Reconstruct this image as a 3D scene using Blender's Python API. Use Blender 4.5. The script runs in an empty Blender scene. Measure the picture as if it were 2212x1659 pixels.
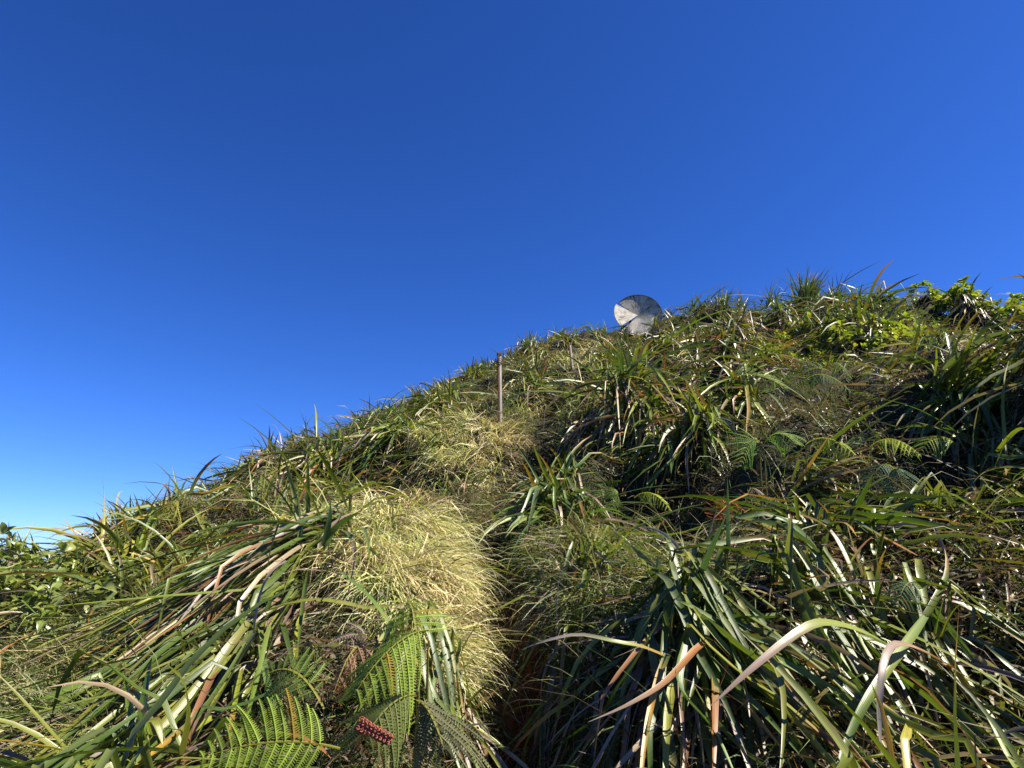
import bpy, math, random
import numpy as np
from mathutils import Vector

random.seed(7)
rng = np.random.default_rng(7)
R_ = math.radians
scene = bpy.context.scene
COL = scene.collection

# ------------------------------------------------------------------ camera
FW, FH, FP = 2212.0, 1659.0, 1441.0        # picture frame units used to lay the place out
PITCH = R_(14.5)
cam_d = bpy.data.cameras.new('camera')
cam_d.sensor_width = 36.0
cam_d.lens = 36.0 * FP / FW
cam_d.clip_start = 0.05
cam_d.clip_end = 60000
cam = bpy.data.objects.new('camera', cam_d)
cam.location = (0, 0, 0)
cam.rotation_euler = (math.pi / 2 + PITCH, 0, 0)
COL.objects.link(cam)
scene.camera = cam

# ------------------------------------------------------------------ sky and sun
SUN_AZ, SUN_EL = R_(98), R_(46)
world = bpy.data.worlds.new("World")
scene.world = world
world.use_nodes = True
nt = world.node_tree
bg = nt.nodes['Background']
sky = nt.nodes.new('ShaderNodeTexSky')
sky.sky_type = 'NISHITA'
sky.sun_disc = False
sky.sun_elevation = SUN_EL
sky.sun_rotation = SUN_AZ
sky.altitude = 1500
sky.air_density = 0.85
sky.dust_density = 0.35
sky.ozone_density = 4.0
hs = nt.nodes.new('ShaderNodeHueSaturation')
hs.inputs['Saturation'].default_value = 1.18
nt.links.new(sky.outputs[0], hs.inputs['Color'])
# the phone's contrasty rendering of a clear mountain sky: one tone curve over the whole dome
pre = nt.nodes.new('ShaderNodeVectorMath'); pre.operation = 'SCALE'; pre.inputs['Scale'].default_value = 0.1
gm = nt.nodes.new('ShaderNodeGamma'); gm.inputs['Gamma'].default_value = 1.08
post_ = nt.nodes.new('ShaderNodeVectorMath'); post_.operation = 'MULTIPLY'
EXPO = 1.6
post_.inputs[1].default_value = tuple(k * 10 / 2 ** EXPO for k in (1.0, 1.287, 2.04))
nt.links.new(hs.outputs[0], pre.inputs[0]); nt.links.new(pre.outputs[0], gm.inputs['Color'])
nt.links.new(gm.outputs[0], post_.inputs[0]); nt.links.new(post_.outputs[0], bg.inputs['Color'])
bg.inputs['Strength'].default_value = 0.1
sun_d = bpy.data.lights.new('sun', 'SUN')
sun_d.energy = 4.6
sun_d.angle = R_(0.53)
sun_d.color = (1.0, 0.93, 0.80)
sun = bpy.data.objects.new('sun', sun_d)
SV = Vector((math.sin(SUN_AZ) * math.cos(SUN_EL), math.cos(SUN_AZ) * math.cos(SUN_EL), math.sin(SUN_EL)))
sun.rotation_euler = SV.to_track_quat('Z', 'Y').to_euler()
COL.objects.link(sun)
scene.view_settings.view_transform = 'Standard'
scene.view_settings.look = 'None'
scene.view_settings.gamma = 1
scene.view_settings.exposure = EXPO
scene.view_settings.use_curve_mapping = False
scene.cycles.max_bounces = 6
scene.cycles.diffuse_bounces = 3
scene.cycles.transmission_bounces = 3
scene.cycles.glossy_bounces = 2

# ------------------------------------------------------------------ geometry of the place
CP, SP = math.cos(PITCH), math.sin(PITCH)

def ray(u, v):
    x = (u - FW / 2) / FP
    y = -(v - FH / 2) / FP
    return np.array([x, CP - SP * y, SP + CP * y])

def project(P):
    P = np.asarray(P, float)
    f = P[..., 1] * CP + P[..., 2] * SP
    y = -P[..., 1] * SP + P[..., 2] * CP
    f = np.maximum(f, 1e-3)
    return FW / 2 + FP * P[..., 0] / f, FH / 2 - FP * y / f

SKYLINE = [(0, 1172, 6), (120, 1140, 6.5), (230, 1094, 7), (330, 1068, 7.5), (440, 1032, 8), (560, 990, 9), (640, 962, 9.5), (800, 900, 12),
           (930, 842, 14), (1040, 795, 18), (1130, 752, 22), (1190, 730, 25), (1260, 720, 26), (1340, 716, 27), (1430, 695, 25),
           (1530, 672, 20), (1600, 662, 16), (1700, 660, 14), (1850, 658, 12.5), (2000, 664, 11.5), (2212, 672, 11)]
H0, BQ = 0.75, 0.0037
_az, _te, _R = [], [], []
for u, v, R in SKYLINE:
    d = ray(u, v)
    h = math.hypot(d[0], d[1])
    _az.append(math.atan2(d[0], d[1])); _te.append(d[2] / h - 0.30 / R); _R.append(R)
T_AZ = [-math.pi, -2.2, -1.57, -1.05] + _az + [1.05, 1.57, 2.2, math.pi]
T_TE = [-0.30, -0.40, -0.25, -0.12] + _te + [0.33, 0.22, -0.05, -0.30]
T_R = [40, 12, 7, 6] + _R + [11, 14, 30, 40]
T_AZ, T_TE, T_R = map(np.array, (T_AZ, T_TE, T_R))

_w = []
_wr = np.random.default_rng(11)
for lam, amp in ((5.5, .10), (3.1, .07), (1.7, .05), (1.05, .035), (0.55, .034), (0.33, .020)):
    for k in range(3):
        th = _wr.uniform(0, math.tau)
        _w.append((math.cos(th) * math.tau / lam, math.sin(th) * math.tau / lam, _wr.uniform(0, math.tau), amp))

def base_height(x, y):
    x = np.asarray(x, float); y = np.asarray(y, float)
    r = np.hypot(x, y) + 1e-6
    az = np.arctan2(x, y)
    te = np.interp(az, T_AZ, T_TE); R = np.interp(az, T_AZ, T_R)
    a = te + H0 / R - BQ * R
    rr = np.minimum(r, R)
    z = -H0 + a * rr + BQ * rr * rr - 0.9 * np.exp(-(r / 0.95) ** 2)
    d = np.maximum(r - R, 0)
    dd = np.minimum(d, 5.0)
    z = z + te * dd - 0.07 * dd * dd
    far = np.maximum(d - 5.0, 0)
    z = z - 0.55 * np.minimum(far, 120) - 0.35 * np.clip(far - 120, 0, 900)
    return z

def base_hit(u, v, hf=None):
    hf = hf or base_height
    d = ray(u, v)
    k = np.geomspace(0.7, 45, 1500)
    P = d[None, :] * k[:, None]
    g = hf(P[:, 0], P[:, 1])
    below = np.nonzero(P[:, 2] <= g)[0]
    i = below[0] if len(below) else int(np.argmin(P[:, 2] - g))
    return P[i]

MOUNDS = []
for u, v, amp, rad in ((700, 1230, .16, .55), (880, 1200, .09, .8), (1020, 960, .22, 1.1), (1486, 1420, .10, .5), (1376, 930, .18, .9),
                       (1711, 1170, .16, .6), (2086, 930, .2, .7), (1000, 860, .25, 1.2), (1494, 800, .28, 1.1), (1240, 760, .3, 2.5), (600, 1050, .2, .9), (1400, 1090, -.34, .55), (1620, 1060, -.25, .6), (2010, 1330, -.22, .45), (1750, 900, -.3, .9), (1250, 1010, -.2, .6), (2180, 740, -.35, 1.2), (780, 1010, .15, .8)):
    p = base_hit(u, v); MOUNDS.append((p[0], p[1], amp, rad))
TR = [(0.0, -3.0), (0.0, 0.4)] + [tuple(base_hit(u, v)[:2]) for u, v in ((1125, 1560), (1120, 1420), (1098, 1300), (1078, 1200), (1072, 1140), (1120, 1040), (1180, 960), (1225, 880), (1290, 790), (1330, 740))]
TR = np.array(TR)

def trench_dist(x, y):
    best = np.full(np.shape(x), 1e9)
    for i in range(len(TR) - 1):
        a, b = TR[i], TR[i + 1]
        ab = b - a; L2 = ab @ ab
        t = np.clip(((x - a[0]) * ab[0] + (y - a[1]) * ab[1]) / L2, 0, 1)
        best = np.minimum(best, np.hypot(x - a[0] - t * ab[0], y - a[1] - t * ab[1]))
    return best

def height(x, y):
    x = np.asarray(x, float); y = np.asarray(y, float)
    z = base_height(x, y)
    r = np.hypot(x, y)
    n = 0
    for kx, ky, ph, amp in _w:
        n = n + amp * np.sin(kx * x + ky * y + ph)
    rough = 1 + .7 * np.clip(x / 1.5, 0, 1)          # the right-hand slope is more broken
    z = z + n * rough * np.clip(r / 5.0, .35, 1.0) * np.clip(60 / (r + 1), 0, 1)
    for mx, my, amp, rad in MOUNDS:
        z = z + amp * np.exp(-((x - mx) ** 2 + (y - my) ** 2) / (2 * (rad * .55) ** 2))
    big = np.clip((r - 60) / 400, 0, 1)
    z = z + big * 40 * np.sin(x / 310 + 1) * np.sin(y / 270)
    D = np.interp(r, [0, 1.6, 2.6, 4.0, 8, 30], [.25, .50, .50, .28, .10, .05])
    Wd = np.interp(r, [0, 2, 4, 30], [.20, .13, .12, .2])
    td = trench_dist(x, y)
    td = td + .05 * np.sin(x * 13 + 2 * np.sin(y * 9)) * np.sin(y * 11) + .02 * np.sin(y * 31 + x * 17)
    z = z - D / (1 + np.exp((td - Wd) / .07))
    return z

def hit(u, v):
    return base_hit(u, v, height)

def downhill(x, y):
    e = .25
    gx = (height(x + e, y) - height(x - e, y)) / (2 * e)
    gy = (height(x, y + e) - height(x, y - e)) / (2 * e)
    return np.arctan2(-gx, -gy)

# ------------------------------------------------------------------ materials
def new_mat(name):
    m = bpy.data.materials.new(name); m.use_nodes = True
    t = m.node_tree
    return m, t, t.nodes['Principled BSDF'], t.nodes['Material Output']

def leaf_mat(name, rough, trans, spec=.5, vein=True):
    """colour from the leaf's own pigment attribute, lengthwise veins, light passing through the blade"""
    m, t, b, out = new_mat(name)
    at = t.nodes.new('ShaderNodeAttribute'); at.attribute_name = 'pigment'
    nz = t.nodes.new('ShaderNodeTexNoise'); nz.inputs['Scale'].default_value = 60; nz.inputs['Detail'].default_value = 4
    uv = t.nodes.new('ShaderNodeUVMap'); uv.uv_map = 'UVMap'
    mp = t.nodes.new('ShaderNodeMapping'); mp.inputs['Scale'].default_value = (1.0, .12, 1)
    t.links.new(uv.outputs[0], mp.inputs[0])
    nz.inputs['Scale'].default_value = 14
    t.links.new(mp.outputs[0], nz.inputs['Vector'])
    rp = t.nodes.new('ShaderNodeMapRange'); rp.inputs['From Min'].default_value = .3; rp.inputs['From Max'].default_value = .7
    rp.inputs['To Min'].default_value = .70; rp.inputs['To Max'].default_value = 1.25
    t.links.new(nz.outputs['Fac'], rp.inputs['Value'])
    mx = t.nodes.new('ShaderNodeVectorMath'); mx.operation = 'SCALE'
    t.links.new(at.outputs['Color'], mx.inputs[0]); t.links.new(rp.outputs[0], mx.inputs['Scale'])
    if vein:        # age spots and torn brown flecks
        sp = t.nodes.new('ShaderNodeTexNoise'); sp.inputs['Scale'].default_value = 9; sp.inputs['Detail'].default_value = 3
        mq = t.nodes.new('ShaderNodeMapping'); mq.inputs['Scale'].default_value = (.9, .9, 1)
        t.links.new(uv.outputs[0], mq.inputs[0]); t.links.new(mq.outputs[0], sp.inputs['Vector'])
        sr = t.nodes.new('ShaderNodeMapRange'); sr.inputs['From Min'].default_value = .62; sr.inputs['From Max'].default_value = .68
        sr.inputs['To Max'].default_value = .7; t.links.new(sp.outputs['Fac'], sr.inputs['Value'])
        mc = t.nodes.new('ShaderNodeMix'); mc.data_type = 'RGBA'; mc.inputs['B'].default_value = (.16, .085, .03, 1)
        t.links.new(sr.outputs[0], mc.inputs['Factor']); t.links.new(mx.outputs[0], mc.inputs['A'])
        t.links.new(mc.outputs['Result'], b.inputs['Base Color'])
    else:
        t.links.new(mx.outputs[0], b.inputs['Base Color'])
    b.inputs['Roughness'].default_value = rough
    b.inputs['Specular IOR Level'].default_value = spec
    if vein:
        wv = t.nodes.new('ShaderNodeTexWave'); wv.inputs['Scale'].default_value = 2.2; wv.inputs['Distortion'].default_value = .6
        t.links.new(uv.outputs[0], wv.inputs['Vector'])
        bp = t.nodes.new('ShaderNodeBump'); bp.inputs['Strength'].default_value = .14; bp.inputs['Distance'].default_value = .002
        t.links.new(wv.outputs['Fac'], bp.inputs['Height']); t.links.new(bp.outputs[0], b.inputs['Normal'])
    tr = t.nodes.new('ShaderNodeBsdfTranslucent')
    br = t.nodes.new('ShaderNodeVectorMath'); br.operation = 'MULTIPLY'; br.inputs[1].default_value = (1.2, 1.3, .7)
    t.links.new(mx.outputs[0], br.inputs[0]); t.links.new(br.outputs[0], tr.inputs['Color'])
    ms = t.nodes.new('ShaderNodeMixShader'); ms.inputs[0].default_value = trans
    t.links.new(b.outputs[0], ms.inputs[1]); t.links.new(tr.outputs[0], ms.inputs[2]); t.links.new(ms.outputs[0], out.inputs['Surface'])
    return m

M_BLADE = leaf_mat('sedge_leaf', .42, .22, .62)
M_FINE = leaf_mat('fine_grass', .55, .25, .35, vein=False)
M_FERN = leaf_mat('fern_leaf', .68, .34, .2, vein=False)
M_BROAD = leaf_mat('broad_leaf', .33, .32, .5, vein=False)

def soil_mat():
    m, t, b, out = new_mat('soil')
    tc = t.nodes.new('ShaderNodeTexCoord')
    n1 = t.nodes.new('ShaderNodeTexNoise'); n1.inputs['Scale'].default_value = 9; n1.inputs['Detail'].default_value = 10
    n2 = t.nodes.new('ShaderNodeTexNoise'); n2.inputs['Scale'].default_value = 70; n2.inputs['Detail'].default_value = 6
    at = t.nodes.new('ShaderNodeAttribute'); at.attribute_name = 'pigment'
    for n in (n1, n2): t.links.new(tc.outputs['Object'], n.inputs['Vector'])
    mr = t.nodes.new('ShaderNodeMapRange'); mr.inputs['From Min'].default_value = .3; mr.inputs['From Max'].default_value = .7
    mr.inputs['To Min'].default_value = .5; mr.inputs['To Max'].default_value = 1.5
    t.links.new(n1.outputs['Fac'], mr.inputs['Value'])
    mx = t.nodes.new('ShaderNodeVectorMath'); mx.operation = 'SCALE'
    t.links.new(at.outputs['Color'], mx.inputs[0]); t.links.new(mr.outputs[0], mx.inputs['Scale'])
    t.links.new(mx.outputs[0], b.inputs['Base Color'])
    b.inputs['Roughness'].default_value = .95; b.inputs['Specular IOR Level'].default_value = .15
    bp = t.nodes.new('ShaderNodeBump'); bp.inputs['Strength'].default_value = .9; bp.inputs['Distance'].default_value = .03
    t.links.new(n2.outputs['Fac'], bp.inputs['Height']); t.links.new(bp.outputs[0], b.inputs['Normal'])
    return m
M_SOIL = soil_mat()

def stained_mat(name, c1, c2, scale, rough, stretch=(1, 1, 1), contrast=(.4, .6), metallic=0.0):
    m, t, b, out = new_mat(name)
    tc = t.nodes.new('ShaderNodeTexCoord'); mp = t.nodes.new('ShaderNodeMapping'); mp.inputs['Scale'].default_value = stretch
    n = t.nodes.new('ShaderNodeTexNoise'); n.inputs['Scale'].default_value = scale; n.inputs['Detail'].default_value = 10; n.inputs['Roughness'].default_value = .65
    t.links.new(tc.outputs['Object'], mp.inputs[0]); t.links.new(mp.outputs[0], n.inputs['Vector'])
    cr = t.nodes.new('ShaderNodeValToRGB')
    cr.color_ramp.elements[0].position = contrast[0]; cr.color_ramp.elements[0].color = (*c1, 1)
    cr.color_ramp.elements[1].position = contrast[1]; cr.color_ramp.elements[1].color = (*c2, 1)
    t.links.new(n.outputs['Fac'], cr.inputs[0]); t.links.new(cr.outputs[0], b.inputs['Base Color'])
    b.inputs['Roughness'].default_value = rough; b.inputs['Metallic'].default_value = metallic
    bp = t.nodes.new('ShaderNodeBump'); bp.inputs['Strength'].default_value = .4; bp.inputs['Distance'].default_value = .01
    t.links.new(n.outputs['Fac'], bp.inputs['Height']); t.links.new(bp.outputs[0], b.inputs['Normal'])
    return m

# ------------------------------------------------------------------ mesh helpers
def np_mesh(name, V, F, mat, col=None, uv=None, smooth=True):
    """V (n,3), F (m,k) with one k, col (n,3) per vertex, uv (n,2) per vertex"""
    V = np.asarray(V, np.float32); F = np.asarray(F, np.int32)
    me = bpy.data.meshes.new(name)
    k = F.shape[1]
    me.vertices.add(len(V)); me.vertices.foreach_set('co', V.ravel())
    me.loops.add(F.size); me.loops.foreach_set('vertex_index', F.ravel())
    me.polygons.add(len(F)); me.polygons.foreach_set('loop_start', np.arange(0, F.size, k, dtype=np.int32))
    if smooth:
        me.polygons.foreach_set('use_smooth', np.ones(len(F), bool))
    if uv is not None:
        l = me.uv_layers.new(name='UVMap'); l.data.foreach_set('uv', np.asarray(uv, np.float32)[F.ravel()].ravel())
    if col is not None:
        a = me.color_attributes.new('pigment', 'FLOAT_COLOR', 'POINT')
        c = np.ones((len(V), 4), np.float32); c[:, :3] = col
        a.data.foreach_set('color', c.ravel())
    me.update(calc_edges=True)
    if mat is not None: me.materials.append(mat)
    return me

def link(name, me, parent=None, loc=None, rot=None, **props):
    o = bpy.data.objects.new(name, me); COL.objects.link(o)
    if parent is not None: o.parent = parent
    if loc is not None: o.location = loc
    if rot is not None: o.rotation_euler = rot
    for k, v in props.items(): o[k] = v
    return o

def thing(name, label, cat, loc, group=None):
    o = bpy.data.objects.new(name, None); COL.objects.link(o); o.location = loc
    o.empty_display_size = .2
    o['label'] = label; o['category'] = cat
    if group: o['group'] = group
    return o

def smooth01(x):
    x = np.clip(x, 0, 1); return x * x * (3 - 2 * x)

def centre_lines(base, az, th0, length, droop, segs, layer, azc=None, kink=None, clamp=True, pw=1.35):
    N = len(az)
    t = (np.arange(segs) + .5) / segs
    th = th0[:, None] - droop[:, None] * t[None, :] ** pw
    if kink is not None:
        th = th - kink[:, 1:2] * smooth01((t[None, :] - kink[:, 0:1]) / .12)
    th = np.clip(th, -1.45, 1.5)
    a = az[:, None] + (azc[:, None] * t[None, :] if azc is not None else 0)
    step = length[:, None] / segs
    d = np.stack([np.cos(th) * np.sin(a), np.cos(th) * np.cos(a), np.sin(th)], -1) * step[..., None]
    P = np.concatenate([base[:, None, :], base[:, None, :] + np.cumsum(d, 1)], 1)
    if clamp:
        tt = np.linspace(0, 1, segs + 1)[None, :]
        g = height(P[..., 0], P[..., 1]) + layer[:, None] * (1 - .35 * tt)
        g[:, 0] = -1e9
        P[..., 2] = np.maximum(P[..., 2], g)
    return P

def ribbon(P, width, roll0, twist, keel=.22, sheath=.5, tip=2.2, three=True):
    """turns centre lines (N,S+1,3) into leaf blades; returns V (N,R,3), F (m,4) of one blade, uv (R,2)"""
    N, S1, _ = P.shape
    t = np.linspace(0, 1, S1)
    T = np.gradient(P, axis=1); T /= np.linalg.norm(T, axis=-1, keepdims=True) + 1e-9
    up = np.array([0, 0, 1.0])
    s = np.cross(T, up); ln = np.linalg.norm(s, axis=-1, keepdims=True)
    s = np.where(ln > 1e-3, s / (ln + 1e-9), np.array([1.0, 0, 0]))
    n = np.cross(s, T)
    r = roll0[:, None] + twist[:, None] * t[None, :]
    cs, sn = np.cos(r)[..., None], np.sin(r)[..., None]
    side = s * cs + n * sn; nn = n * cs - s * sn
    w = np.minimum(1, sheath + 2.4 * t) * np.clip(1 - t ** tip, 0.02, 1) ** .8
    w = (width[:, None] * w[None, :])[..., None] * .5
    if three:
        V = np.stack([P - side * w, P - nn * w * keel * 2, P + side * w], 2)
        c = 3
    else:
        V = np.stack([P - side * w, P + side * w], 2); c = 2
    V = V.reshape(N, S1 * c, 3)
    F = []
    for i in range(S1 - 1):
        for j in range(c - 1):
            F.append((i * c + j, i * c + j + 1, (i + 1) * c + j + 1, (i + 1) * c + j))
    uv = np.array([(j * .5 if c == 3 else j, ti) for ti in t for j in range(c)])
    return V, np.array(F), uv

def flatten(V, F, C, uv):
    N, R, _ = V.shape
    Fs = (F[None] + (np.arange(N) * R)[:, None, None]).reshape(-1, F.shape[1])
    U = np.tile(uv, (N, 1)); U = U + np.repeat(rng.uniform(0, 40, (N, 2)), R, 0)
    return V.reshape(-1, 3), Fs, C.reshape(-1, 3), U

GREENS = np.array([(.078, .125, .016), (.056, .098, .013), (.105, .150, .018), (.060, .105, .026), (.135, .165, .018), (.075, .110, .035), (.17, .185, .030)])
DEADS = np.array([(.21, .15, .11), (.25, .185, .125), (.17, .11, .075), (.29, .23, .15), (.155, .125, .105), (.22, .105, .045)])
TIPS = np.array([(.25, .10, .025), (.21, .13, .045), (.22, .15, .095), (.32, .18, .03)])

def leaf_colours(N, rows, cols, dead, tone=(1, 1, 1)):
    """pigment per vertex: sheath, blade, and on some leaves a tip turned orange or brown"""
    t = np.linspace(0, 1, rows)
    g = GREENS[rng.integers(0, len(GREENS), N)] * rng.uniform(.72, 1.3, (N, 1)) * np.array(tone) * np.array([1.06, 1.0, .85])
    dd = DEADS[rng.integers(0, len(DEADS), N)] * rng.uniform(.75, 1.25, (N, 1))
    tip = TIPS[rng.integers(0, len(TIPS), N)] * rng.uniform(.7, 1.1, (N, 1))
    start = np.where(rng.random(N) < .45, rng.uniform(.3, .95, N), 1.3)
    f = smooth01((t[None, :] - start[:, None]) / .18)[..., None]
    c = g[:, None, :] * (1 - f) + tip[:, None, :] * f
    isd = (rng.random(N) < dead) if np.isscalar(dead) else dead
    vary = 1 + .25 * np.sin(t[None, :] * rng.uniform(3, 14, (N, 1)) + rng.uniform(0, 6, (N, 1)))
    cd = dd[:, None, :] * vary[..., None]
    gb = np.clip(1 - t * 3.5, 0, 1)[None, :, None] * .35
    c = c * (1 - gb) + np.array([.22, .20, .09]) * gb
    c = np.where(isd[:, None, None], cd, c)
    return np.repeat(c[:, :, None, :], cols, 2).reshape(N, rows * cols, 3), isd

# ------------------------------------------------------------------ ground
def in_poly(u, v, poly):
    inside = np.zeros(np.shape(u), bool)
    n = len(poly)
    for i in range(n):
        x1, y1 = poly[i]; x2, y2 = poly[(i + 1) % n]
        c = ((y1 > v) != (y2 > v)) & (u < (x2 - x1) * (v - y1) / (y2 - y1 + 1e-9) + x1)
        inside ^= c
    return inside

STRAW = [[(620, 1150), (700, 1100), (800, 1085), (900, 1090), (985, 1150), (1055, 1200), (1085, 1290), (1112, 1350), (1105, 1470), (960, 1450), (870, 1400), (800, 1330), (745, 1230), (640, 1180)],
         [(880, 935), (940, 905), (1050, 895), (1100, 950), (1165, 990), (1120, 1045), (1040, 1060), (950, 1030), (890, 975)],
         [(1110, 860), (1180, 835), (1235, 895), (1200, 925), (1150, 900)],
         [(1190, 770), (1240, 735), (1305, 740), (1300, 775), (1250, 805), (1185, 805)],
         [(640, 1000), (560, 1010), (540, 1060), (600, 1070)]]
OLIVE = [[(1100, 1150), (1300, 1120), (1500, 1180), (1500, 1330), (1300, 1360), (1120, 1450), (1095, 1300)],
         [(-200, 1470), (120, 1480), (260, 1600), (330, 1700), (-200, 1750)],
         [(150, 1290), (300, 1270), (330, 1420), (150, 1500), (-100, 1500), (-100, 1350)],
         [(1100, 780), (1300, 800), (1280, 950), (1100, 920)]]

def straw_weight(x, y):
    z = height(x, y) + .05
    u, v = project(np.stack([x, y, z], -1))
    uj = u + 16 * np.sin(x * 9 + y * 4) + rng.normal(0, 10, np.shape(u)); vj = v + 12 * np.sin(y * 8 - x * 5) + rng.normal(0, 8, np.shape(u))
    s = np.zeros(np.shape(x), bool)
    for p in STRAW: s |= in_poly(uj, vj, p)
    o = np.zeros(np.shape(x), bool)
    for p in OLIVE: o |= in_poly(uj, vj, p)
    front = np.asarray(y) > .2
    return s & front, o & front & ~s, u, v

def build_ground():
    az = np.concatenate([np.arange(-180, -50, 3.0), np.arange(-50, 50, .42), np.arange(50, 180.1, 3.0)])
    r = np.concatenate([[0.02], np.geomspace(.25, 60, 190), np.geomspace(70, 30000, 34)])
    A, Rr = np.meshgrid(np.radians(az), r, indexing='ij')
    X = Rr * np.sin(A); Y = Rr * np.cos(A)
    Z = height(X, Y)
    na, nr = A.shape
    V = np.stack([X, Y, Z], -1).reshape(-1, 3)
    i, j = np.meshgrid(np.arange(na - 1), np.arange(nr - 1), indexing='ij')
    a = (i * nr + j).ravel()
    F = np.stack([a, a + 1, a + nr + 1, a + nr], 1)
    td = trench_dist(X, Y)
    k = np.clip(1 - td / .30, 0, 1)[..., None] * np.clip((3.1 - Rr) / .5, 0, 1)[..., None] * np.clip((Rr - 1.9) / .4, 0, 1)[..., None]
    c = np.array([.030, .028, .014]) * (1 - k) + np.array([.20, .075, .022]) * k
    farg = np.clip((Rr - 60) / 100, 0, 1)[..., None]
    c = c * (1 - farg) + np.array([.05, .075, .03]) * farg
    me = np_mesh('ground', V, F[:, ::-1], M_SOIL, c.reshape(-1, 3))
    link('ground', me, kind='structure', label='dark soil of the steep hillside with a rutted orange dirt trail')
build_ground()

# ------------------------------------------------------------------ fine grass (nobody could count it)
def fine_grass():
    N = 370000
    az = R_(1) * np.concatenate([rng.uniform(-43, 43, 270000), rng.uniform(-20, 3, 40000), rng.uniform(-72, -43, 25000), rng.uniform(43, 72, 35000)])
    R = np.interp(az, T_AZ, T_R)
    r = .85 * np.exp(rng.random(N) ** .95 * np.log((R + 1.5) / .85))
    x = r * np.sin(az); y = r * np.cos(az)
    straw, olive, u, v = straw_weight(x, y)
    td = trench_dist(x, y)
    dens = np.where(straw, 1.0, np.where(olive, .85, np.where((x > .2) & (r < 2.4), .13, np.where((x > .4) & (r < 12), .17, np.where((u < 800) & (v > 1240), .13, .30)))))
    keep = (rng.random(N) < dens) & ((td > np.where(straw, .19, .14)) | (rng.random(N) < .05)) & (np.hypot(x, y) > 1.0)
    x, y, r, straw, olive, td, u = (q[keep] for q in (x, y, r, straw, olive, td, u))
    N = len(x)
    dh = downhill(x, y)
    L = rng.uniform(.10, .24, N) * np.where(straw, 1.15, 1) * np.clip(.8 + r / 18, .8, 1.6) * np.clip(.45 + .25 * r, .6, 1)
    clump = np.sin(x * 7.3 + 2 * np.sin(y * 5.1)) * np.sin(y * 6.7 + 1.5 * np.sin(x * 4.3))
    a = dh - np.where(straw, .5, 0) + rng.normal(0, np.where(straw, .6, 1.1), N) + clump * 1.3
    tuft = np.clip(.5 + .5 * np.sin(x * 17 + 3 * np.sin(y * 7)) * np.sin(y * 15 + 3 * np.sin(x * 6.3)) + rng.normal(0, .12, N), 0, 1)
    th0 = rng.normal(np.where(straw, .15, .45), .35, N) + .5 * (tuft - .5)
    L = L * (.65 + .75 * tuft) * np.where(rng.random(N) < .06, 1.7, 1)
    dr = rng.uniform(.6, 1.9, N)
    lay = rng.uniform(.0, .14, N) * np.where(straw, 1.0, .7) * (.25 + tuft) + .004
    z = height(x, y)
    base = np.stack([x, y, z + lay * .5 - .01], -1)
    near = r < 6
    out = []
    for m, segs in ((near, 4), (~near, 2)):
        n = m.sum()
        P = centre_lines(base[m], a[m], th0[m], L[m], dr[m], segs, lay[m], azc=rng.normal(0, .6, n))
        w = rng.uniform(.0030, .0054, n) * np.where(straw[m], 1.05, 1.0) * np.clip(r[m] / 3.2, .8, 6) ** .8
        w = w * np.where(rng.random(n) < .035, 2.0, 1)
        V, F, uv = ribbon(P, w, rng.normal(0, .5, n), rng.normal(0, .6, n), sheath=.8, tip=1.6, three=False)
        pal_s = np.array([(.72, .62, .32), (.78, .70, .42), (.66, .58, .27), (.54, .49, .20), (.62, .46, .26), (.45, .43, .15), (.58, .47, .29)])
        pal_o = np.array([(.20, .23, .06), (.13, .17, .04), (.30, .26, .12), (.09, .13, .03), (.34, .30, .15)])
        pal_g = np.array([(.085, .13, .03), (.06, .10, .02), (.20, .18, .08), (.13, .16, .05), (.22, .15, .08), (.14, .09, .05)])
        c = np.where(straw[m][:, None], pal_s[rng.integers(0, 7, n)], np.where(olive[m][:, None], pal_o[rng.integers(0, 5, n)], pal_g[rng.integers(0, 6, n)]))
        g2 = (rng.random(n) < .17) & straw[m]
        c = np.where(g2[:, None], pal_g[rng.integers(0, 6, n)] * 1.5, c)
        c = c * rng.uniform(.58, 1.08, (n, 1))
        cl = clump[m][:, None]
        c = c * (1 + .12 * cl * np.array([-1, .4, -1]))
        C = np.repeat(c[:, None, :], V.shape[1], 1)
        out.append(flatten(V, F, C, uv))
    off = 0; Vs, Fs, Cs, Us = [], [], [], []
    for V, F, C, U in out:
        Vs.append(V); Fs.append(F + off); Cs.append(C); Us.append(U); off += len(V)
    me = np_mesh('fine_grass', np.concatenate(Vs), np.concatenate(Fs), M_FINE, np.concatenate(Cs), np.concatenate(Us))
    link('fine_grass', me, kind='stuff', category='grass', label='fine straw yellow and olive grass matted over the hillside mounds')
fine_grass()

def leaf_litter():
    n = 9000
    az = R_(1) * rng.uniform(-40, 40, n); r = rng.uniform(1.0, 9, n) ** 1.0
    x = r * np.sin(az); y = r * np.cos(az)
    a = downhill(x, y) + rng.normal(0, .9, n)
    base = np.stack([x, y, height(x, y) + rng.uniform(0, .07, n)], -1)
    P = centre_lines(base, a, rng.normal(-.1, .4, n), rng.uniform(.06, .26, n), rng.uniform(0, .8, n), 3, rng.uniform(.0, .06, n), azc=rng.normal(0, .8, n))
    V, F, uv = ribbon(P, rng.uniform(.004, .013, n), rng.normal(0, .9, n), rng.normal(0, 1.5, n), sheath=.7, tip=2, three=False)
    c = DEADS[rng.integers(0, len(DEADS), n)] * rng.uniform(.35, 1.0, (n, 1))
    v, f, c2, u = flatten(V, F, np.repeat(c[:, None, :], V.shape[1], 1), uv)
    link('leaf_litter', np_mesh('leaf_litter', v, f, M_FINE, c2, u), kind='stuff', category='litter', label='dead brown and grey leaf scraps lying between the clumps')
leaf_litter()

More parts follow.
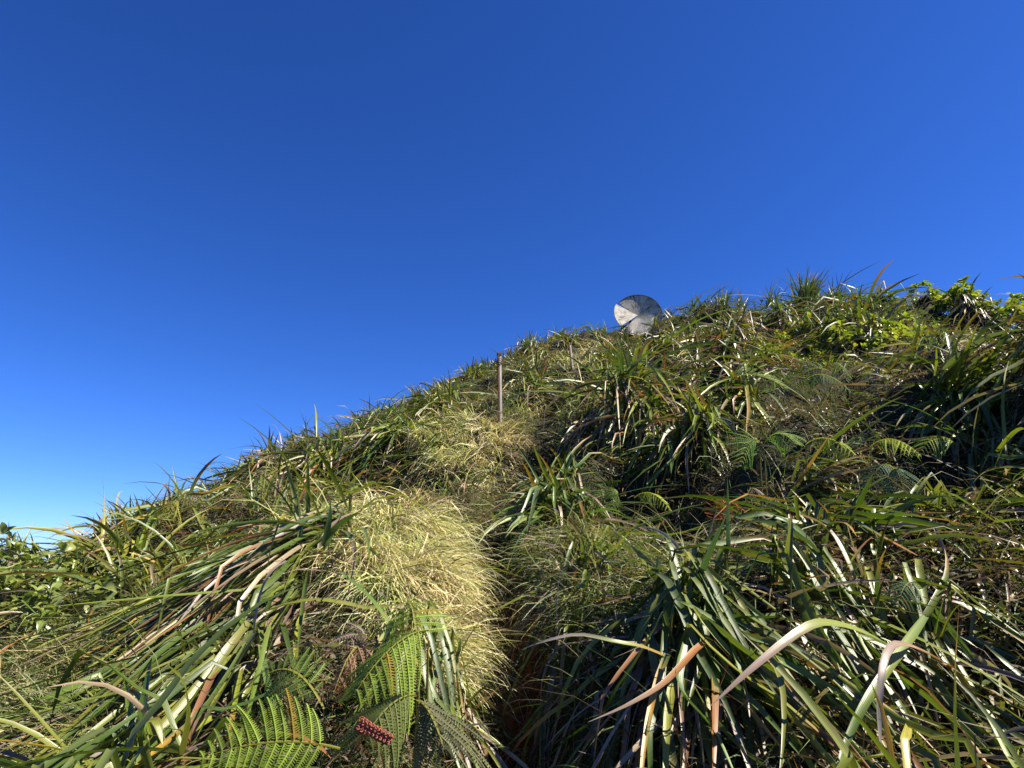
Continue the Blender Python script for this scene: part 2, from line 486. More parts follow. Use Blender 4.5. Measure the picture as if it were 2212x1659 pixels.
# ------------------------------------------------------------------ sedge tussocks
def tussock_leaves(x, y, n, L, W, az_m, az_s, up=.15, th=(.5, .35), droop=(1.5, .5), lift=.08, crown=.12, segs=9, dead=.25, tone=(1, 1, 1), spread_w=.25, layer=(.02, .22)):
    """one tussock of n leaves around (x, y); returns blades, colours and which of them are dead"""
    a = rng.normal(az_m, az_s, n)
    free = rng.random(n) < spread_w
    a = np.where(free, rng.uniform(-math.pi, math.pi, n), a)
    rr = crown * np.sqrt(rng.random(n)); ba = rng.uniform(0, math.tau, n)
    bx = x + rr * np.sin(ba); by = y + rr * np.cos(ba)
    bz = height(bx, by) + rng.uniform(0, lift, n)
    probe = .45 * L
    sl = np.arctan2(height(x + probe * np.sin(a), y + probe * np.cos(a)) - height(np.full(n, x), np.full(n, y)), probe)
    th0 = rng.normal(th[0], th[1], n) * .8 + np.clip(sl, -1.1, .6)      # leaves lie along the slope they grow on
    dr = np.abs(rng.normal(droop[0], droop[1], n)) * .38
    upm = rng.random(n) < up
    th0 = np.where(upm, rng.uniform(.95, 1.45, n), th0); dr = np.where(upm, rng.uniform(.05, .9, n), dr)
    isd = (rng.random(n) < dead) & ~upm
    dr = np.where(isd, dr + .3, dr)
    LL = L * rng.uniform(.55, 1.1, n) * np.where(upm, .52, 1)
    kink = np.stack([rng.uniform(.3, .9, n), np.where(rng.random(n) < np.where(isd, .5, .12), rng.uniform(.5, 1.6, n), 0)], 1)
    lay = rng.uniform(layer[0], layer[1], n) * np.where(isd, .45, 1)
    P = centre_lines(np.stack([bx, by, bz], -1), a, th0, LL, dr, segs, lay, azc=rng.normal(0, .35, n), kink=kink)
    w = W * rng.uniform(.65, 1.15, n) * np.where(isd, .85, 1)
    V, F, uv = ribbon(P, w, rng.normal(0, .45, n), rng.normal(0, .9, n))
    C, _ = leaf_colours(n, segs + 1, 3, isd, tone)
    return V, F, uv, C, isd

def add_leaf_object(name, V, F, uv, C, mat, parent, **props):
    o0 = V[:3].mean(0)
    me = np_mesh(name, V - o0, F, mat, C, uv + rng.uniform(0, 40, 2))
    p0 = np.array(parent.location)
    o = link(name, me, parent, loc=tuple(o0 - p0))
    for k, v in props.items(): o[k] = v
    return o

OCC = []            # occupied crown spots

def near_tussock(u, v, label, lobes, name='sedge_tussock', heroes=(), seed=0, dist=None, **kw):
    """every leaf of a near tussock is a mesh of its own"""
    p = hit(u, v) if dist is None else ray(u, v) * dist
    x, y = p[0], p[1]
    z = float(height(x, y))
    t = thing(name, label, 'sedge tussock', (x, y, z))
    OCC.append((x, y, .28))
    for lb in lobes:
        k = dict(kw); k.update(lb)
        V, F, uv, C, isd = tussock_leaves(x, y, **k)
        for i in range(len(V)):
            if np.min(np.linalg.norm(V[i], axis=1)) < .95: continue
            add_leaf_object('dead_leaf' if isd[i] else 'leaf', V[i], F, uv, C[i], M_BLADE, t)
    for pts, w, cols in heroes:
        hero_leaf(t, pts, w, cols)
    return t

def catmull(pts, n):
    pts = np.array(pts, float)
    P = np.vstack([2 * pts[0] - pts[1], pts, 2 * pts[-1] - pts[-2]])
    out = []
    m = len(pts) - 1
    for s in np.linspace(0, m - 1e-6, n):
        i = int(s); f = s - i
        a, b, c, d = P[i], P[i + 1], P[i + 2], P[i + 3]
        out.append(.5 * (2 * b + (c - a) * f + (2 * a - 5 * b + 4 * c - d) * f * f + (3 * b - a - 3 * c + d) * f ** 3))
    return np.array(out)

def hero_leaf(parent, pts, w, cols, segs=14):
    """a leaf laid along points (u, v, distance) from sheath to tip; cols = pigments from sheath to tip"""
    P = catmull([ray(u, v) * d for u, v, d in pts], segs + 1)[None]
    V, F, uv = ribbon(P, np.array([w]), np.array([rng.normal(0, .35) + .5]), np.array([rng.normal(0, .5)]), sheath=.7, tip=3.0)
    ts = np.linspace(0, 1, segs + 1); k = np.linspace(0, 1, len(cols)); cols = np.array(cols)
    c = np.stack([np.interp(ts, k, cols[:, j]) for j in range(3)], 1)
    C = np.repeat(c, 3, 0)
    add_leaf_object('leaf', V[0], F, uv, C, M_BLADE, parent)

G1, G2, GY = (.06, .11, .02), (.085, .14, .025), (.17, .20, .03)
DT, DP, DG, OR, BR = (.22, .145, .09), (.235, .16, .12), (.21, .18, .155), (.30, .12, .025), (.22, .10, .05)
PI = math.pi
near_tussock(705, 1195, 'big sedge tussock crowning the left bank, long leaves sweeping down to the left',
    [dict(n=270, az_m=R_(-139), az_s=.30, L=1.2, th=(.0, .22), droop=(.9, .4), dead=.34, spread_w=.03, layer=(.02, .20)),
     dict(n=75, az_m=R_(-172), az_s=.30, L=.95, th=(.15, .25), droop=(1.5, .4), dead=.28, spread_w=0, layer=(.02, .16)),
     dict(n=7, az_m=0, az_s=2, L=.42, th=(1.2, .2), droop=(.4, .2), dead=0, spread_w=0, up=1)],
    W=.023, lift=.16, up=.02,
    heroes=[([(735, 1235, 2.0), (800, 1290, 1.85), (850, 1370, 1.75), (800, 1390, 1.7)], .02, (G2, G2, GY, BR)),
            ([(620, 1210, 2.05), (585, 1235, 1.95), (560, 1290, 1.9), (545, 1380, 1.85)], .017, (DG, DP, DG)),
            ([(700, 1180, 2.1), (712, 1120, 2.1), (714, 1080, 2.1)], .02, (G1, G1, G1)),
            ([(705, 1180, 2.1), (725, 1140, 2.1), (775, 1105, 2.05)], .022, (G1, G1, G1))])
near_tussock(470, 1180, 'sedge tussock upslope on the far left bank, leaves combed flat to the left',
    [dict(n=110, az_m=R_(-140), az_s=.35, L=.5, th=(-.05, .2), droop=(.9, .4), dead=.22, spread_w=.05, layer=(.02, .14))], W=.019, up=.06)
near_tussock(390, 1400, 'low sedge tussock between the oval-leaved shrubs and the big left tussock',
    [dict(n=120, az_m=R_(-165), az_s=.3, L=.6, th=(-.05, .2), droop=(.9, .4), dead=.3, spread_w=.08, layer=(.02, .2))], W=.021, up=.02)
near_tussock(500, 1480, 'sedge tussock in the lower left with many pink-brown dead leaves among the green',
    [dict(n=170, az_m=R_(-152), az_s=.35, L=.8, th=(-.05, .2), droop=(1.0, .4), dead=.42, spread_w=.06, layer=(.02, .18))], W=.022, up=.0)
near_tussock(610, 1330, 'sedge tussock filling the bank under the big left tussock, leaves pouring straight down',
    [dict(n=110, az_m=R_(-160), az_s=.3, L=.7, th=(.05, .2), droop=(1.0, .4), dead=.45, spread_w=.04, layer=(.02, .14))], W=.021, up=.0)
near_tussock(250, 1540, 'sedge tussock in the bottom left corner, leaves lying in straw-coloured grass',
    [dict(n=90, az_m=R_(-140), az_s=.4, L=.55, th=(.1, .25), droop=(1.0, .4), dead=.4, spread_w=.1, layer=(.02, .14))], W=.017, up=.0)
near_tussock(40, 1178, 'thin dark sedge tussock standing against the sky at the left frame edge',
    [dict(n=60, az_m=R_(-110), az_s=1.2, L=.5, th=(.4, .3), droop=(1.5, .5), dead=.2, spread_w=.3)], W=.016, up=.25)
near_tussock(150, 1150, 'spiky sedge tussock on the low skyline just above the oval-leaved shrubs',
    [dict(n=60, az_m=R_(-110), az_s=1.2, L=.5, th=(.4, .3), droop=(1.5, .5), dead=.2, spread_w=.3)], W=.016, up=.25)
near_tussock(915, 1475, 'small sedge tussock right of the green ferns, leaves falling into the trail rut',
    [dict(n=60, az_m=R_(140), az_s=.5, L=.5, th=(.5, .3), droop=(1.8, .5), dead=.35, spread_w=.15)], W=.017, up=.03)
near_tussock(1486, 1403, 'large sedge tussock in the right foreground with orange and grey dead leaves fanning out',
    [dict(n=190, az_m=R_(175), az_s=.85, L=.56, th=(.25, .25), droop=(1.6, .5), dead=.48, spread_w=.10),
     dict(n=50, az_m=R_(140), az_s=.4, L=.6, th=(.15, .2), droop=(1.5, .4), dead=.15, spread_w=0),
     dict(n=50, az_m=R_(-95), az_s=.5, L=.42, th=(.2, .3), droop=(1.2, .5), dead=.5, spread_w=0)],
    W=.019, up=.0, lift=.06,
    heroes=[([(1560, 1370, 1.6), (1510, 1395, 1.45), (1440, 1470, 1.35), (1360, 1520, 1.28), (1270, 1560, 1.25)], .017, (DT, OR, DT, DG)),
            ([(1480, 1440, 1.55), (1400, 1400, 1.45), (1330, 1385, 1.4), (1250, 1370, 1.42), (1175, 1385, 1.42), (1120, 1405, 1.45)], .012, (OR, GY, DG, DG)),
            ([(1480, 1390, 1.45), (1470, 1480, 1.35), (1540, 1570, 1.25), (1600, 1700, 1.15)], .020, (G2, G1, G2, G2))])
near_tussock(1235, 1480, 'small dark sedge tussock hanging over the bottom of the rut from the right bank',
    [dict(n=75, az_m=R_(-170), az_s=.5, L=.42, th=(.2, .3), droop=(1.5, .5), dead=.3, spread_w=.2)], W=.014, up=.03)
near_tussock(1270, 1290, 'tangled sedge tussock with thin leaves on the right bank of the rut',
    [dict(n=80, az_m=R_(-160), az_s=.9, L=.5, th=(.4, .3), droop=(1.6, .5), dead=.3, spread_w=.3)], W=.013, up=.08)
near_tussock(1500, 1310, 'upright sedge tuft with broad erect leaves just above the large right foreground tussock',
    [dict(n=13, az_m=R_(60), az_s=.9, L=.36, th=(1.15, .25), droop=(.6, .4), dead=.1, spread_w=.2)], W=.024, up=.4, tone=(.9, 1, .7),
    heroes=[([(1500, 1330, 1.65), (1515, 1240, 1.65), (1570, 1110, 1.6)], .02, (G1, G2, G1))])
near_tussock(1745, 1330, 'sedge tussock of the right foreground with one huge arching leaf fading from green to pink',
    [dict(n=95, az_m=R_(158), az_s=.45, L=.5, th=(.15, .25), droop=(1.6, .5), dead=.35, spread_w=.12)],
    W=.022, up=.02,
    heroes=[([(1960, 1420, 1.6), (1880, 1370, 1.42), (1800, 1345, 1.3), (1740, 1355, 1.22), (1640, 1430, 1.15), (1535, 1525, 1.1)], .022, (G2, GY, GY, DP, DP))])
near_tussock(1711, 1150, 'sedge tussock on the right bank with pale shining leaves hanging in a tall curtain',
    [dict(n=110, az_m=R_(170), az_s=.4, L=.62, th=(.35, .3), droop=(2.2, .5), dead=.4, spread_w=.12)], W=.020, up=.03, tone=(1.15, 1.05, 1.05),
    heroes=[([(1640, 1185, 1.95), (1740, 1235, 1.8), (1830, 1300, 1.7), (1880, 1340, 1.65)], .018, (G2, G2, G2)),
            ([(1730, 1110, 2.0), (1790, 1140, 1.9), (1840, 1230, 1.8), (1870, 1330, 1.75)], .02, (DP, DT, G2))])
near_tussock(1965, 1410, 'sedge tussock in the lower right corner with grey dead leaves drooping from its crown',
    [dict(n=85, az_m=R_(160), az_s=.6, L=.48, th=(.2, .3), droop=(1.6, .5), dead=.6, spread_w=.2)], W=.02, up=.05,
    heroes=[([(2060, 1440, 1.55), (1985, 1400, 1.4), (1930, 1392, 1.3), (1905, 1450, 1.22), (1900, 1560, 1.18), (1905, 1640, 1.15)], .016, (OR, DP, DG, DG)),
            ([(2000, 1330, 1.6), (1950, 1400, 1.38), (1880, 1500, 1.25), (1830, 1600, 1.18), (1800, 1700, 1.1)], .019, (G2, GY, G2, G2))])
near_tussock(2120, 1540, 'sedge tussock at the bottom right edge, thin leaves falling to the right',
    [dict(n=80, az_m=R_(140), az_s=.5, L=.45, th=(.1, .3), droop=(1.4, .5), dead=.6, spread_w=.2)], W=.016, up=.03)
near_tussock(1376, 915, 'dark green sedge tussock hanging over the right bank below the second post',
    [dict(n=240, az_m=R_(184), az_s=.5, L=1.1, th=(.5, .3), droop=(2.3, .5), dead=.22, spread_w=.15)], W=.027, up=.08, lift=.40, crown=.2, tone=(1.0, 1.0, 1.1))
near_tussock(1500, 790, 'sedge tussock high on the right slope with silvery leaves arching to the right',
    [dict(n=130, az_m=R_(135), az_s=.8, L=.85, th=(.5, .35), droop=(2.0, .5), dead=.25, spread_w=.25)], W=.026, up=.12, lift=.1, tone=(1.05, 1, 1.1))
near_tussock(2086, 905, 'broad-leaved sedge tussock at the right edge with stiff green and pale drooping leaves',
    [dict(n=120, az_m=R_(160), az_s=.9, L=.6, th=(.5, .35), droop=(2.0, .6), dead=.2, spread_w=.35)], W=.026, up=.10, lift=.08, tone=(1.05, 1.02, 1.0))
near_tussock(2150, 1060, 'sedge tussock below the right edge crown, leaves hanging in front of a dead thicket',
    [dict(n=60, az_m=R_(170), az_s=.6, L=.75, th=(.6, .3), droop=(2.0, .5), dead=.35, spread_w=.2)], W=.024, up=.05)
near_tussock(950, 985, 'sedge tussock at the foot of the upper straw mound, leaves thrown to the lower left',
    [dict(n=100, az_m=R_(-135), az_s=.6, L=.75, th=(.2, .3), droop=(1.4, .5), dead=.22, spread_w=.15)], W=.022, up=.06)
near_tussock(985, 1050, 'sedge tussock between the two straw mounds, leaves falling right into the rut',
    [dict(n=100, az_m=R_(150), az_s=.5, L=.7, th=(.2, .3), droop=(1.5, .5), dead=.18, spread_w=.12)], W=.018, up=.03)
near_tussock(578, 1130, 'upright sedge tuft standing on the left bank above the big tussock',
    [dict(n=40, az_m=R_(20), az_s=1.6, L=.5, th=(1.1, .25), droop=(.7, .4), dead=.15, spread_w=.4)], W=.02, up=.4)
near_tussock(1740, 652, 'tall spiky sedge tussock breaking the skyline right of the disc',
    [dict(n=190, az_m=R_(80), az_s=1.2, L=1.5, th=(.7, .3), droop=(1.6, .6), dead=.12, spread_w=.3)], W=.026, up=.7, lift=.1)

for su_, lab_ in ((1600, 'short spiky sedge tussock on the skyline halfway between the disc and the tallest spikes'), (1668, 'spiky sedge tussock on the skyline left of the tallest spikes'),
                  (1815, 'spiky sedge tussock on the skyline right of the tallest spikes'), (1560, 'low spiky sedge tussock on the skyline near the disc')):
    near_tussock(su_, float(np.interp(su_, [q[0] for q in SKYLINE], [q[1] for q in SKYLINE])) + 6, lab_,
        [dict(n=55, az_m=R_(100), az_s=1.2, L=1.1, th=(.6, .3), droop=(1.8, .6), dead=.15, spread_w=.3)], W=.024, up=.6, lift=.1, segs=6)

# scattered tussocks: one mesh of green leaves and one of dead leaves each
SKY_U = np.array([s[0] for s in SKYLINE]); SKY_V = np.array([s[1] for s in SKYLINE])
LAND = [(1378, 681, 'the antenna disc'), (1081, 840, 'the tall fence post'), (1238, 770, 'the small dark post'), (1010, 970, 'the upper straw mound'), (920, 1250, 'the lower straw mound'),
        (705, 1195, 'the big left tussock'), (80, 1300, 'the pale oval-leaved shrubs'), (1740, 640, 'the tall spiky skyline tussock'), (1780, 765, 'the yellow-green creeping shrubs'),
        (1376, 915, 'the dark hanging tussock'), (2100, 660, 'the lime skyline shrubs'), (1560, 1100, 'the rust red fern'), (2086, 905, 'the right edge tussock'),
        (1486, 1403, 'the big right foreground tussock'), (1711, 1150, 'the pale curtain-like tussock'), (1090, 1250, 'the orange trail cut'), (350, 1120, 'the yellow-brown fern'),
        (700, 940, 'the middle of the left skyline'), (560, 1040, 'the upright left bank tuft'), (1965, 1410, 'the lower right tussock'), (860, 1440, 'the green ferns')]
def label_of(u, v, size, tint, dry, edge):
    d = [math.hypot(u - a, (v - b) * 1.3) for a, b, _ in LAND]
    k = int(np.argmin(d)); a, b, nm = LAND[k]
    dx, dy = u - a, v - b
    if abs(dx) > 1.8 * abs(dy): w = 'left of' if dx < 0 else 'right of'
    elif abs(dy) > 1.8 * abs(dx): w = 'above' if dy < 0 else 'below'
    else: w = ('upper left of' if dx < 0 else 'upper right of') if dy < 0 else ('lower left of' if dx < 0 else 'lower right of')
    far = 'close ' if d[k] < 45 else ('' if d[k] < 110 else 'far ')
    lab = f'{size} {tint}{dry} sedge tussock{" on the skyline" if edge else ""}, {far}{w} {nm}'
    if len(lab.split()) > 15: lab = lab.replace(' fresh', '').replace(' on the skyline', '')
    return lab, 'sedge tussocks around ' + nm

NO_TUSSOCK = STRAW[:4] + [[(1035, 800), (1130, 800), (1130, 960), (1035, 960)], [(1215, 740), (1260, 740), (1260, 830), (1215, 830)], [(740, 1380), (960, 1330), (960, 1560), (740, 1560)],[(-300, 1180), (240, 1170), (270, 1440), (150, 1560), (-300, 1560)],
              [(1280, 960), (1560, 960), (1640, 1100), (1720, 1080), (1700, 1150), (1300, 1180), (1240, 1080)],
              [(1630, 735), (1930, 745), (1930, 800), (1640, 800)],
              [(1100, 1200), (1200, 1200), (1230, 1300), (1120, 1420)],
              [(1600, 860), (1900, 860), (1960, 950), (1600, 930)], [(1860, 655), (2260, 655), (2260, 760), (1950, 740)]]

def scatter():
    cand = 13000
    az = R_(1) * rng.uniform(-66, 66, cand)
    R = np.interp(az, T_AZ, T_R)
    r = np.sqrt(rng.uniform(1.35 ** 2, (R + 1.2) ** 2))
    order = np.argsort(rng.random(cand)); spots = []
    x = r * np.sin(az); y = r * np.cos(az); z = height(x, y)
    u, v = project(np.stack([x, y, z + .05], -1)); td = trench_dist(x, y)
    bad = np.zeros(cand, bool)
    for dz in (0, .15, .3):
        uu, vv = project(np.stack([x, y, z + dz], -1))
        for p in NO_TUSSOCK[:5] + NO_TUSSOCK[-6:]: bad |= in_poly(uu, vv, p)
    bad |= (r < 3.2) & (rng.random(cand) < .6)
    bad |= (td < .22) | ((td < .4) & (r < 3))
    edge = r > R - .6
    taken = list(OCC)
    for i in order:
        if bad[i]: continue
        d = (.27 + .040 * r[i]) if x[i] > .2 else (.32 + .046 * r[i])
        if edge[i]: d *= .72
        if any((x[i] - a) ** 2 + (y[i] - b) ** 2 < max(d, c) ** 2 for a, b, c in taken): continue
        taken.append((x[i], y[i], d)); spots.append((r[i], x[i], y[i], u[i], v[i], bool(edge[i])))
    spots.sort()
    rest = []
    for k, (rr, sx, sy, su, sv, ed) in enumerate(spots):
        n = int(np.clip(130 - rr * 3.0, 52, 120))
        dh = float(downhill(sx, sy))
        left = su < 1050
        right = su > 1400
        L = rng.uniform(.5, .85) * (.85 if (right and rr < 7) else 1) * (1 + rr / 45) * np.clip(.7 + rr / 12, .7, 1)
        W = .0215 * np.clip(1 + (rr - 2) / 11, 1, 2.5)
        tone = rng.uniform(.8, 1.25) * (.92 if right else 1.0) * np.array([rng.uniform(.85, 1.3), 1, rng.uniform(.7, 1.2)])
        V, F, uv, C, isd = tussock_leaves(sx, sy, n, L, W, dh, .75 if not left else .55, up=(.45 if ed else (.03 if rr < 3.5 else .10)), dead=(.34 if right else .22) * rng.uniform(.2, 1.9),
            th=(.50, .35), droop=(2.2, .8), spread_w=.38, segs=(6 if rr < 8 else 4), tone=tone, layer=(.02, .24), lift=.1, crown=.12 + .01 * rr)
        ok = np.linalg.norm(V, axis=2).min(1) > 1.25
        if ok.sum() < 5: continue
        V, C, isd = V[ok], C[ok], isd[ok]
        if k >= 299:
            rest.append((V, F, uv, C)); continue
        tint = 'blue-green' if tone[2] / tone[0] > 1.1 else ('yellow-green' if tone[0] / tone[2] > 1.1 else 'green')
        label, group = label_of(su, sv, 'big' if L > .78 else 'small', tint, ' dry' if isd.mean() > .38 else (' fresh' if isd.mean() < .2 else ''), ed)
        base = np.array([sx, sy, float(height(sx, sy))])
        t = thing('sedge_tussock', label, 'sedge tussock', tuple(base), group)
        for nm, msk in (('green_leaves', ~isd), ('dead_leaves', isd)):
            if msk.sum() == 0: continue
            a, b, c, d = flatten(V[msk] - base, F, C[msk], uv)
            link(nm, np_mesh(nm, a, b, M_BLADE, c, d), t, kind='stuff')
    if rest:
        for segn in set(q[1].shape[0] for q in rest):
            pass
        rest = [q for q in rest]
        off = 0; A = [[], [], [], []]
        for V, F, uv, C in rest:
            a, b, c, d = flatten(V, F, C, uv)
            for l, q in zip(A, (a, b + off, c, d)): l.append(q)
            off += len(a)
        link('distant_sedge', np_mesh('distant_sedge', *[np.concatenate(q) for q in A[:2]], M_BLADE, np.concatenate(A[2]), np.concatenate(A[3])),
             kind='stuff', category='sedge', label='mass of farther sedge clumps covering the upper slope')
    print('tussocks', len(spots))
scatter()

# ------------------------------------------------------------------ ferns
def pinna_mesh_arrays(base, d, nrm, length, n, pw, curl, col, fwd):
    """one pinna: a midrib with n pairs of leaflets; arrays of quads"""
    t = (np.arange(n) + .6) / n
    d = d / np.linalg.norm(d); nrm = nrm - d * (nrm @ d); nrm /= np.linalg.norm(nrm) + 1e-9
    side = np.cross(d, nrm)
    th = curl * t
    cx = np.cumsum(np.cos(th)) * length / n; cz = np.cumsum(np.sin(th)) * length / n
    bend = (length * .16 * t ** 2)[:, None] * fwd
    C = base + d * cx[:, None] - nrm * cz[:, None] + bend
    T = d * np.cos(th)[:, None] - nrm * np.sin(th)[:, None] + (.32 * t)[:, None] * fwd
    T /= np.linalg.norm(T, axis=1, keepdims=True)
    Nn = nrm * np.cos(th)[:, None] + d * np.sin(th)[:, None]
    V, F, K = [], [], []
    ll = pw * (1 - t ** 1.8) ** .7 * rng.uniform(.85, 1.1, n) + pw * .12
    hw = length / n * .40
    for sgn in (-1, 1):
        dirn = side * sgn * .93 + T * .37 - Nn * .18
        for i in range(n):
            a, l, tt = C[i], ll[i], T[i]
            b = len(V)
            tip = a + dirn[i] * l
            V += [a - tt * hw, a + tt * hw, tip + tt * hw * .35, tip - tt * hw * .35]
            F.append((b, b + 1, b + 2, b + 3) if sgn > 0 else (b + 3, b + 2, b + 1, b))
    P0 = base - nrm * .0008
    for i in range(n):          # midrib
        b = len(V); a0 = P0 if i == 0 else C[i - 1]; a1 = C[i]; w = side * .0011
        V += [a0 - w + Nn[i] * .001, a0 + w + Nn[i] * .001, a1 + w + Nn[i] * .001, a1 - w + Nn[i] * .001]
        F.append((b, b + 1, b + 2, b + 3))
    V = np.array(V); c = np.tile(np.array(col), (len(V), 1)) * np.repeat(rng.uniform(.8, 1.2, len(V) // 4), 4)[:, None]
    c[-4 * n:] = np.array(col) * 1.5 + .02
    return V, np.array(F), c

def frond(parent, P0, P1, bow, nrm, plen, n, pw, npin, col, split, curl=.6, sweep=.35, sag=.2, mess=.06, rach=(.20, .19, .04), start=.12):
    P0 = np.array(P0, float); P1 = np.array(P1, float)
    ax = P1 - P0; Lf = np.linalg.norm(ax)
    s = np.linspace(0, 1, 14)
    nrm = np.array(nrm, float); nrm /= np.linalg.norm(nrm)
    line = P0 + ax * s[:, None] + np.array([0, 0, 1.0]) * (bow * 4 * s * (1 - s))[:, None]
    V, F, uv = ribbon(line[None], np.array([.007]), np.array([0.0]), np.array([0.0]), keel=.5, sheath=1, tip=3)
    c = np.tile(np.array(rach), (V.shape[1], 1))
    o = None
    pieces = []
    for i in range(n):
        f = start + (1 - start) * (i + .5) / n
        p = np.array([np.interp(f, s, line[:, k]) for k in range(3)])
        T = np.array([np.interp(min(f + .03, 1), s, line[:, k]) for k in range(3)]) - np.array([np.interp(f - .03, s, line[:, k]) for k in range(3)])
        T /= np.linalg.norm(T)
        nn = nrm - T * (nrm @ T); nn /= np.linalg.norm(nn)
        side = np.cross(T, nn)
        prof = (min(1, (f - start) / .28) * .45 + .55) * (1 - f ** 2.6) ** .9 + .06
        for sg in (-1, 1):
            sweep_i = sweep + rng.normal(0, .07)
            d = side * sg * math.cos(sweep_i) + T * math.sin(sweep) + np.array([0, 0, -sag]) + rng.normal(0, mess, 3)
            pieces.append(pinna_mesh_arrays(p, d, nn + rng.normal(0, .08 + mess, 3), plen * prof * rng.uniform(.9, 1.08), max(5, int(npin * (prof * .7 + .3))), pw * (prof * .5 + .5), curl * rng.uniform(.6, 1.3), np.array(col) * rng.uniform(.8, 1.15) * (np.array([1.5, .75, .6]) if rng.random() < .05 else 1), T))
    p0 = np.array(parent.location)
    if split:
        me = np_mesh('frond', V[0] - P0, F, M_FERN, c, uv)
        o = link('frond', me, parent, loc=tuple(P0 - p0))
        for v, f, cc in pieces:
            q = v[-4]
            link('pinna', np_mesh('pinna', v - q, f, M_FERN, cc, np.zeros((len(v), 2)), smooth=False), o, loc=tuple(q - P0))
    else:
        Vs, Fs, Cs = [V[0] - P0], [F], [c]; off = len(V[0])
        for v, f, cc in pieces:
            Vs.append(v - P0); Fs.append(f + off); Cs.append(cc); off += len(v)
        Vs = np.concatenate(Vs)
        o = link('frond', np_mesh('frond', Vs, np.concatenate(Fs), M_FERN, np.concatenate(Cs), np.zeros((len(Vs), 2)), smooth=False), parent, loc=tuple(P0 - p0))
    return o

FG, FD, FY, FB, FR, FGR = (.15, .21, .022), (.09, .14, .025), (.25, .30, .035), (.20, .12, .07), (.22, .045, .03), (.16, .12, .095)
def fern(label, fronds, cat='fern', name='fern'):
    u0, v0, d0 = fronds[0][0]
    b = ray(u0, v0) * d0
    g = float(height(b[0], b[1]))
    t = thing(name, label, cat, (b[0], b[1], min(g, b[2])))
    for (a, e, bow, nrm, plen, n, pw, npin, col, split, kw) in fronds:
        frond(t, ray(*a[:2]) * a[2], ray(*e[:2]) * e[2], bow, nrm, plen, n, pw, npin, col, split, **kw)
    # stalks reaching the ground
    for (a, *_r) in fronds:
        p = ray(*a[:2]) * a[2]; gz = float(height(p[0], p[1] + .05)) - .02
        if gz < p[2] - .02:
            st = np.linspace(0, 1, 5)[:, None]
            ln = np.array([p[0], p[1] + .05, gz]) * (1 - st) + p * st
            V, F, uv = ribbon(ln[None], np.array([.007]), np.array([0.0]), np.array([.0]), keel=.5, sheath=1, tip=9)
            add_leaf_object('stalk', V[0], F, uv, np.tile(np.array([.20, .17, .04]), (V.shape[1], 1)), M_FERN, t)
    return t
NC = (.15, -.8, .6)       # frond faces mostly towards the trail
fern('bright green fern frond spread flat at the bottom edge left of the rut',
     [((735, 1615, 1.25), (430, 1640, 1.2), .02, (0, -.85, .5), .105, 14, .0095, 24, FG, True, dict(sweep=.25, sag=0, curl=.5)),
      ((700, 1530, 1.45), (560, 1470, 1.55), .05, NC, .10, 11, .0095, 20, FD, True, dict())])
fern('green fern with drooping comb-like pinnae in front of the lower straw mound',
     [((925, 1360, 1.55), (765, 1500, 1.38), .03, (-.2, -.9, .4), .18, 12, .0115, 30, FG, True, dict(sag=.75, sweep=.3, curl=.5)),
      ((905, 1400, 1.5), (880, 1300, 1.7), .03, (.0, -.9, .4), .12, 9, .0105, 22, FG, True, dict(sag=.3)),
      ])
fern('olive fern hanging at the bottom edge beneath the drooping green fern',
     [((900, 1500, 1.35), (790, 1590, 1.25), .02, (.1, -.9, .3), .17, 9, .011, 28, (.10, .12, .03), True, dict(sag=1.0, sweep=.2)),
      ((900, 1510, 1.35), (960, 1620, 1.25), .02, (.1, -.9, .3), .16, 8, .011, 26, (.09, .09, .04), True, dict(sag=1.0, sweep=.2))])
fern('withered purple-brown fern between the big left tussock and the green ferns',
     [((790, 1390, 1.6), (720, 1500, 1.45), .03, NC, .12, 13, .0075, 16, FB, True, dict(sag=.9, curl=1.5, mess=.4)),
      ((800, 1380, 1.6), (745, 1400, 1.55), .02, NC, .08, 12, .0075, 14, FGR, True, dict(sag=.5, curl=1.8, mess=.5))])
def crozier():
    p0, p1 = ray(772, 1562) * 1.16, ray(846, 1600) * 1.13
    t = thing('fern', 'curled young red fern frond hanging above the bottom edge', 'fern', tuple(p0))
    ax = p1 - p0; a = ax / np.linalg.norm(ax); toward = -p0 / np.linalg.norm(p0); sd = np.cross(a, toward)
    bm = bmesh.new()
    tube(bm, [Vector(ax * f + toward * .006 * math.sin(f * 3)) for f in np.linspace(0, 1, 8)], .003)
    bm_obj('stalk', bm, M_RED, t, smooth=True)
    for i in range(9):
        for sg in (-1, 1):
            c = ax * (i + .6) / 9.3 + sd * sg * .0078 * (1 - .03 * i) + toward * .004
            bm = bmesh.new(); pts = []
            sc_ = 1.15 - .05 * i
            for k in range(20):
                th = k / 19 * 9.5; r = .0058 * sc_ * (1 - k / 24)
                pts.append(Vector(c + (a * math.cos(th * sg + i) + sd * math.sin(th * sg + i)) * r + toward * .0004 * k))
            tube(bm, pts, .0014, 5)
            bm_obj('coil', bm, M_RED, t, smooth=True)
